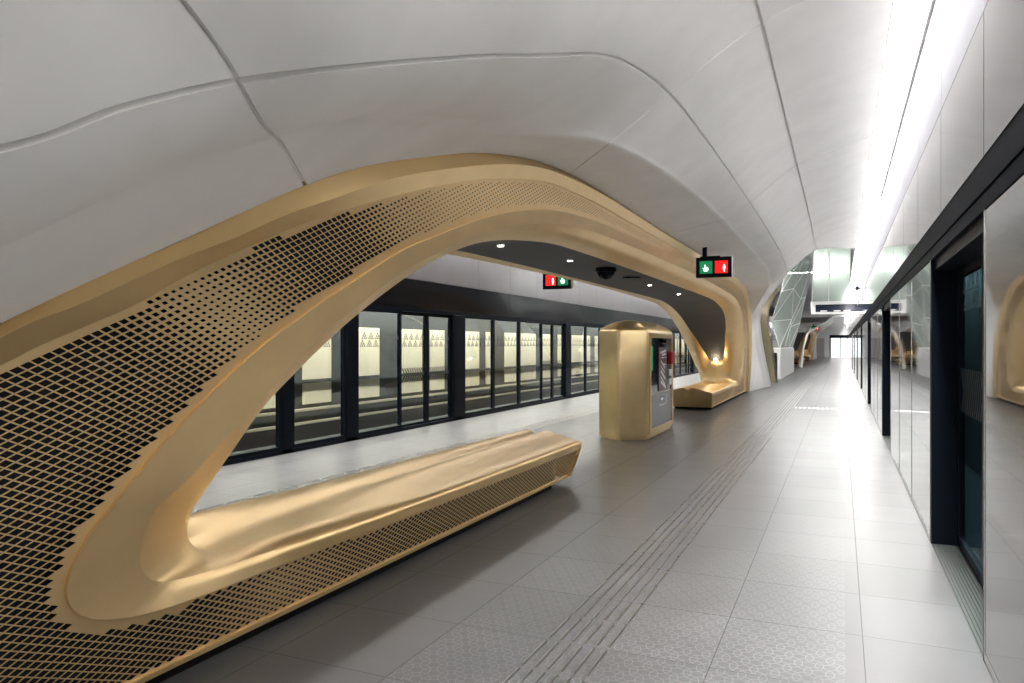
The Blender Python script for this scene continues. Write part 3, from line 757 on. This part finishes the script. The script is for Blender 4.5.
# ------------------------------------------------------------------ overhead signs
def hand(mb, cx, cz, s, x):          # pointing hand: palm, forefinger, thumb, folded fingers
    def poly(pts): mb.add([(cx + a * s, x, cz + b * s) for a, b in pts] + [(cx + a * s, x + .002, cz + b * s) for a, b in pts],
                          [tuple(range(len(pts)))] + [tuple(range(2 * len(pts) - 1, len(pts) - 1, -1))])
    poly([(-.30, -.42), (.26, -.42), (.36, -.05), (.30, .12), (-.18, .12), (-.36, -.1)])
    poly([(-.20, .10), (-.02, .10), (-.06, .62), (-.20, .62)])
    poly([(-.36, -.1), (-.30, -.02), (-.44, .16), (-.52, .10)])
    poly([(.02, .12), (.16, .12), (.15, .22), (.03, .22)])
    poly([(.18, .12), (.31, .12), (.29, .18), (.19, .18)])
def stand(mb, cx, cz, s, x):         # a standing figure with arms to the sides
    def poly(pts): mb.add([(cx + a * s, x, cz + b * s) for a, b in pts] + [(cx + a * s, x + .002, cz + b * s) for a, b in pts],
                          [tuple(range(len(pts)))] + [tuple(range(2 * len(pts) - 1, len(pts) - 1, -1))])
    poly([(.12 * math.cos(a), .50 + .12 * math.sin(a)) for a in np.linspace(0, 6.28, 11)[:-1]])
    poly([(-.17, .32), (.17, .32), (.20, -.08), (.10, -.08), (.09, -.62), (.01, -.62), (0, -.12), (-.01, -.62), (-.09, -.62), (-.10, -.08), (-.20, -.08)])
def sign(x, y, zc, ztop, w, h, label, swap=False):
    t = empty('overhead_sign', (x, y, zc)); tag(t, label, 'sign')
    mb = MB(); mb.box(-w / 2, w / 2, -.045, .045, -h / 2, h / 2, .006); mb.build('housing', M['black'], t)
    mb = MB(); mb.box(-w / 2 - .002, -w / 2 + .0, -.04, .04, -h / 2 + .01, h / 2); mb.box(w / 2, w / 2 + .01, -.046, .046, -h / 2 + .0, h / 2 + .004); mb.build('side_strip', M['white_paint'], t)
    mb = MB(); mb.box(-.15 - .035, -.15 + .035, -.03, .03, h / 2, ztop - zc); mb.box(-.22, .1, -.035, .035, h / 2, h / 2 + .018); mb.build('bracket', M['black'], t)
    a = h * .62; xo = w * .215
    for nm, m_, xc_, f, cx, sc in (('green_panel', 'green', -xo, hand, 0, .105), ('red_panel', 'red', xo, stand, .045, .10)):
        if swap: xc_ = -xc_
        mb = MB(); mb.box(xc_ - a / 2, xc_ + a / 2, -.0485, -.0455, -a / 2 + .0, a / 2); p = mb.build(nm, M[m_], t)
        mb = MB(); f(mb, xc_ + cx, -.02, sc, -.0512); mb.build('pictogram', M['pict'], p)
sign(-1.92, 12.55, 2.885, 3.31, .575, .335, 'black hanging sign with a green and a red square, on the right of the arch')
sign(-4.92, 13.2, 2.83, 3.31, .575, .335, 'black hanging sign, red and green squares, seen through the arch opening', swap=True)
sign(-1.9, 65, 2.95, 3.33, .6, .36, 'tiny black hanging sign far away along the platform, by the second arch')

# ------------------------------------------------------------------ the help point
KC = np.array((XC, 13.3, 0))
k = empty('help_point', tuple(KC)); tag(k, 'tall gold pod with a dark glass control face, standing between the two benches', 'kiosk')
def plan(w, l, n, bv=.0):            # elongated hexagon, pointed at both ends, corners softened
    pts = [(0, -l - n), (w, -l), (w, l), (0, l + n), (-w, l), (-w, -l)]
    out = []
    for i, p in enumerate(pts):
        a = np.array(pts[i - 1], float); b = np.array(p, float); c = np.array(pts[(i + 1) % 6], float); r = .05
        u = (a - b) / np.linalg.norm(a - b); v = (c - b) / np.linalg.norm(c - b)
        for s_ in np.linspace(0, 1, 5): out.append(b + r * ((1 - s_) ** 2 * u + s_ ** 2 * v))
    return out
W0, L0, N0 = .43, 1.0, .27
prof = [(.035, .0, 0), (.06, .0, .0), (.065, .006, 0), (1.80, .006, 0), (1.86, .0, 0.)]
body = MB()
rows = []
for z, w, l, n in [(.0, W0 - .03, L0 - .03, N0), (.045, W0 - .03, L0 - .03, N0)]: rows.append([(*p, z) for p in plan(w, l, n)])
MB_ = MB(); MB_.loft(rows, True, True); MB_.build('plinth', M['gold'], k, angle=30)
rows = [[(*p, z) for p in plan(w, l, n)] for z, w, l, n in [(.045, W0, L0, N0), (1.83, W0, L0, N0), (1.86, W0 - .012, L0 - .01, N0), (1.90, W0 - .05, L0 - .05, N0 - .01), (1.97, W0 - .16, L0 - .16, N0 - .03), (2.01, W0 - .24, L0 - .26, N0 - .06), (2.025, W0 - .31, L0 - .36, N0 - .10)]]
body.loft(rows, True, True)
body.build('shell', M['gold_body'], k, angle=32)
xf = W0
mb = frame_mb(xf - .01, xf + .028, -L0 + .07, L0 - .07, .09, 1.80, .075); mb.build('frame', M['gold_body'], k)
face = MB(); face.box(xf + .001, xf + .006, -L0 + .14, L0 - .14, .76, 1.73); face = face.build('glass_face', M['kiosk_glass'], k)
mb = MB(); mb.box(xf + .001, xf + .007, -L0 + .14, L0 - .14, .165, .75); mb.build('lower_panel', M['kiosk_grey'], k)
mb = MB(); mb.box(xf + .008, xf + .016, -.84, -.70, 1.16, 1.58); mb.build('green_panel', M['green'], k)
board = MB(); board.box(xf + .008, xf + .02, -.25, .42, .78, 1.56); board = board.build('notice_board', M['maroon'], k)
mb = MB()
def stroke(a, b, w):
    a, b = np.array(a, float), np.array(b, float); t = (b - a) / np.linalg.norm(b - a); n = np.array((-t[1], t[0])) * w
    q4 = [a + n, b + n, b - n, a - n]
    mb.add([(xf + .0215, *p) for p in q4] + [(xf + .0235, *p) for p in q4], [(0, 1, 2, 3), (7, 6, 5, 4), (0, 4, 5, 1), (1, 5, 6, 2), (2, 6, 7, 3), (3, 7, 4, 0)])
for s_ in ([(-.15, 1.46), (.32, 1.50), .018], [(.0, 1.42), (.3, 1.44), .02], [(-.12, 1.37), (.34, 1.37), .008], [(-.1, 1.31), (.24, 1.18), .022], [(-.1, 1.22), (.2, 1.10), .014], [(-.12, 1.14), (.26, .98), .024],
           [(-.12, 1.03), (.22, .88), .016], [(-.1, .94), (.3, .82), .022], [(.1, 1.26), (.3, 1.24), .012]): stroke(*s_)
mb.build('white_marks', M['white_paint'], board)
mb = MB()
for (a, b, c, d) in ((-.2, .4, .52, .53), (-.2, .4, .70, .71), (-.2, -.18, .52, .71), (.38, .4, .52, .71), (-.02, .12, .6, .65)): mb.box(xf + .007, xf + .009, a, b, c, d)
mb.build('outline_mark', M['trim_steel'], k)
mb = MB(); mb.box(xf + .006, xf + .075, .55, .85, 1.24, 1.48, .012); mb.build('alarm_box', M['red_paint'], k)
for z in (1.02, .85):
    mb = MB(); mb.box(xf + .006, xf + .03, .60, .80, z, z + .12, .005); mb.build('notice_plate', M['white_paint'], k)
mb = MB(); mb.box(xf + .006, xf + .05, -.05, .30, 1.62, 1.72, .02); mb.cyl((.12, 1.67), .045, xf + .05, xf + .07, 16, axis='x'); mb.build('lens_unit', M['black_gloss'], k)

# ------------------------------------------------------------------ beyond the arch: stair core, glass screens, second arch, far end
core = MB()
core.box(-4.3, -2.55, 36.4, 47., 0, 1.44, .02)
tag(core.build('stair_parapet', M['white_plain']), 'low white solid parapet beyond the white column foot', 'parapet')
mb = MB(); mb.box(-2.86, -2.66, 35.6, 35.9, 0, 1.25, .01)
tag(mb.build('dark_post', M['black']), 'thin dark upright post at the near end of the white parapet', 'post')
# leaning polished fin behind the white foot
mb = MB(); rows = []
for z, xa, xb in ((0, -2.84, -2.50), (.8, -2.95, -2.60), (1.7, -3.06, -2.72), (2.6, -3.20, -2.86), (3.2, -3.2, -2.8), (4.0, -2.9, -2.4)):
    rows.append([(xa, 33.0, z), (xb, 32.9, z), (xb + .06, 33.3, z), (xa, 33.5, z)])
mb.loft(rows, closed=True, caps=True)
tag(mb.build('leaning_fin', M['stone'], angle=30), 'leaning bronze grey polished fin behind the white column foot', 'fin')
# faceted glass screen
t = empty('glass_enclosure', (-3.4, 40, 1.46)); tag(t, 'tall faceted green glass screen rising from the white parapet', 'glass screen')
rings = [np.array(r, float) for r in ([(-2.62, 36.6, 1.46), (-2.62, 39.8, 1.46), (-2.62, 43.4, 1.46), (-2.62, 46.8, 1.46)],
    [(-2.95, 36.2, 2.7), (-2.30, 40.2, 2.9), (-2.55, 43.6, 2.6), (-2.2, 46.6, 2.9)],
    [(-2.45, 35.2, 4.0), (-2.15, 39.2, 4.4), (-2.0, 43.0, 4.1), (-1.9, 46.4, 4.4)],
    [(-2.0, 34.6, 6.15), (-1.6, 39.0, 6.15), (-1.4, 42.6, 6.15), (-1.5, 46.0, 6.15)])]
bars = MB()
for i in range(3):
    for j in range(3):
        a, b, c, d = rings[i][j], rings[i][j + 1], rings[i + 1][j + 1], rings[i + 1][j]
        o = MB().add([a - (.015, 0, 0), b - (.015, 0, 0), c - (.015, 0, 0), d - (.015, 0, 0), a, b, c, d], [(0, 1, 2), (0, 2, 3), (4, 6, 5), (4, 7, 6), (0, 4, 5, 1), (1, 5, 6, 2), (2, 6, 7, 3), (3, 7, 4, 0)]).build('pane', M['glass_green'])
        rel(o, t)
        for p, q_ in ((a, b), (a, d), (a, c)): bars.tube([p, q_], .022, 6)
for j in range(3): bars.tube([rings[3][j], rings[3][j + 1]], .022, 6)
for i in range(3): bars.tube([rings[i][3], rings[i + 1][3]], .022, 6)
rel(bars.build('frame', M['white_paint']), t)
mb = MB(); mb.box(-4.6, -4.45, 36.4, 47, 0, 6.2); struct(mb.build('wall_core', M['white_plain']))
# luminaires of the open halls before and after the arch
for n, (y, z, lab) in enumerate(((25.5, 6.16, 'nearest'), (29, 6.16, 'second'), (33, 6.16, 'third'), (50, 6.16, 'fourth'))):
    t = empty('linear_downlight', (-.6, y, z)); tag(t, f'white linear ceiling light of the open hall, {lab}', 'light', 'ceiling lights of the open halls')
    mb = MB(); mb.box(-2.6, .9, -.3, .3, -.02, 0); mb.build('diffuser', M['hall_led'], t)
    mb = MB(); mb.box(-2.65, .95, -.35, .35, 0, .03); mb.build('housing', M['white_plain'], t)
# bulkhead across the platform with its dark window
YB = 36.
t = empty('bulkhead', (-.2, YB, 3.0)); tag(t, 'white beam across the far platform with a long dark window', 'bulkhead')
rel(MB().box(-1.25, XR, YB, YB + .35, 2.98, 3.08).box(-1.25, XR, YB, YB + .35, 3.42, 3.55).box(-1.25, -1.05, YB, YB + .35, 3.08, 3.42).build('beam', M['white_plain']), t)
rel(MB().box(-1.05, XR, YB + .2, YB + .24, 3.08, 3.42).build('window_pane', M['screen']), t)
mb = MB()
for x in (-.85, -.3, .1): mb.box(x, x + .28, YB + .16, YB + .19, 3.10, 3.16, .005)
rel(mb.build('window_item', M['white_paint']), t)
# sloping green glass above the bulkhead
t = empty('glass_canopy', (-.4, 35, 3.6)); tag(t, 'sloping pale green glass panel above the far white beam', 'glass panel')
o = MB().add([(-1.2, YB, 3.56), (.34, YB, 3.56), (.34, 30.5, 5.6), (-.95, 30.5, 5.6), (-1.2, YB + .02, 3.58), (.34, YB + .02, 3.58), (.34, 30.52, 5.62), (-.95, 30.52, 5.62)],
             [(0, 1, 2, 3), (4, 7, 6, 5), (0, 4, 5, 1), (2, 6, 7, 3), (0, 3, 7, 4), (1, 5, 6, 2)]).build('pane', M['glass_green']); rel(o, t)
o = MB().tube([(-1.2, YB, 3.57), (-.95, 30.5, 5.6)], .03).tube([(-.5, YB, 3.57), (-.4, 30.5, 5.6)], .02).tube([(-.95, 30.5, 5.6), (.34, 30.5, 5.6)], .03).build('frame', M['white_paint']); rel(o, t)
# lowered ceiling beyond the beam
mb = MB(); mb.box(-6.5, .3, YB + 30, YEND, 3.9, 4.05); struct(mb.build('ceiling_far', M['white_plain']))
# the second arch and its hood
arch2 = copy_tree(bench_arch); arch2.location.y += SECOND
arch2['label'] = 'second gold arch far away along the platform, mostly hidden by its white column'
HM = np.array(HW[15:], float)
def both_ends(name, m, fn):
    mb = MB()
    for mir in (False, True):
        for Rr in fn():
            Rr = np.array(Rr)
            if mir: Rr[..., 1] = 2 * YC - Rr[..., 1]
            mb.loft([list(r) for r in Rr + (0, SECOND, 0)])
    return struct(mb.build(name, m, None, angle=50, clean=True))
both_ends('ceiling_second', M['white'], lambda: [hood_surface(HM, [], [(4, .02, .03), (5, .02, .03)], .25, .125), hood_surface(HW2, [], [], .25, .125)])
both_ends('trim_11', M['white_plain'], lambda: [np.stack([e, e + np.array([.05, .10, .04]), e + np.array([-.02, .45, .06])], 1)])
# far end wall: shutter, doors
t = empty('door_1', (.0, YEND, 0)); struct(t)
rel(MB().box(-1.35, -1.2, YEND - .1, YEND, 0, 2.9).box(-.1, .0, YEND - .1, YEND, 0, 2.9).box(-1.35, XR, YEND - .1, YEND, 2.5, 2.9).build('door_frame', M['black']), t)
rel(MB().box(-1.2, -.1, YEND - .06, YEND - .04, 0, 2.5).box(0, XR, YEND - .06, YEND - .04, 0, 2.5).build('door_pane', M['daylight']), t)
t = empty('door_2', (-3., YEND, 0)); struct(t)
rel(MB().box(-4.3, -2.0, YEND - .05, YEND, 0, 2.5).build('door_leaf', mat('grey_door', (.5, .47, .46), .5)), t)
# little black fittings high on the right wall
for n, (y, z) in enumerate(((30.3, 3.7), (46, 3.85), (62, 3.95))):
    t = empty('wall_speaker', (XR - .12, y, z)); tag(t, f'small black speaker high on the right hand wall, {["nearest", "middle", "farthest"][n]} of three', 'speaker', 'speakers on the right hand wall')
    mb = MB(); mb.loft([[(.10 * s_, -.12, 0), (0, -.12, .09 * s_), (-.10 * s_, -.12, 0), (0, -.12, -.09 * s_)] for s_ in (1,)] + [[(.06, .1, 0), (0, .1, .06), (-.06, .1, 0), (0, .1, -.06)]], True, True); mb.build('horn', M['black'], t)
    mb = MB(); mb.box(.04, .12, -.02, .02, -.02, .02); mb.build('bracket', M['black'], t)

# ------------------------------------------------------------------ camera, world, colour
cam = bpy.data.cameras.new('camera'); co = bpy.data.objects.new('camera', cam); COL.objects.link(co)
cam.sensor_width = 36; cam.lens = 740 / 1024 * 36; cam.shift_y = 3.5 / 1024; cam.clip_start = .02; cam.clip_end = 300
co.location = (0, 0, 1.6); co.rotation_euler = (math.radians(90), 0, math.atan(329 / 740))
scene.camera = co
w = bpy.data.worlds.new('world'); scene.world = w; w.use_nodes = True
w.node_tree.nodes['Background'].inputs[0].default_value = (.9, .92, 1, 1); w.node_tree.nodes['Background'].inputs[1].default_value = .05
scene.view_settings.view_transform = 'Standard'; scene.view_settings.look = 'None'
scene.view_settings.exposure = 1.5; scene.view_settings.gamma = 1; scene.view_settings.use_curve_mapping = False
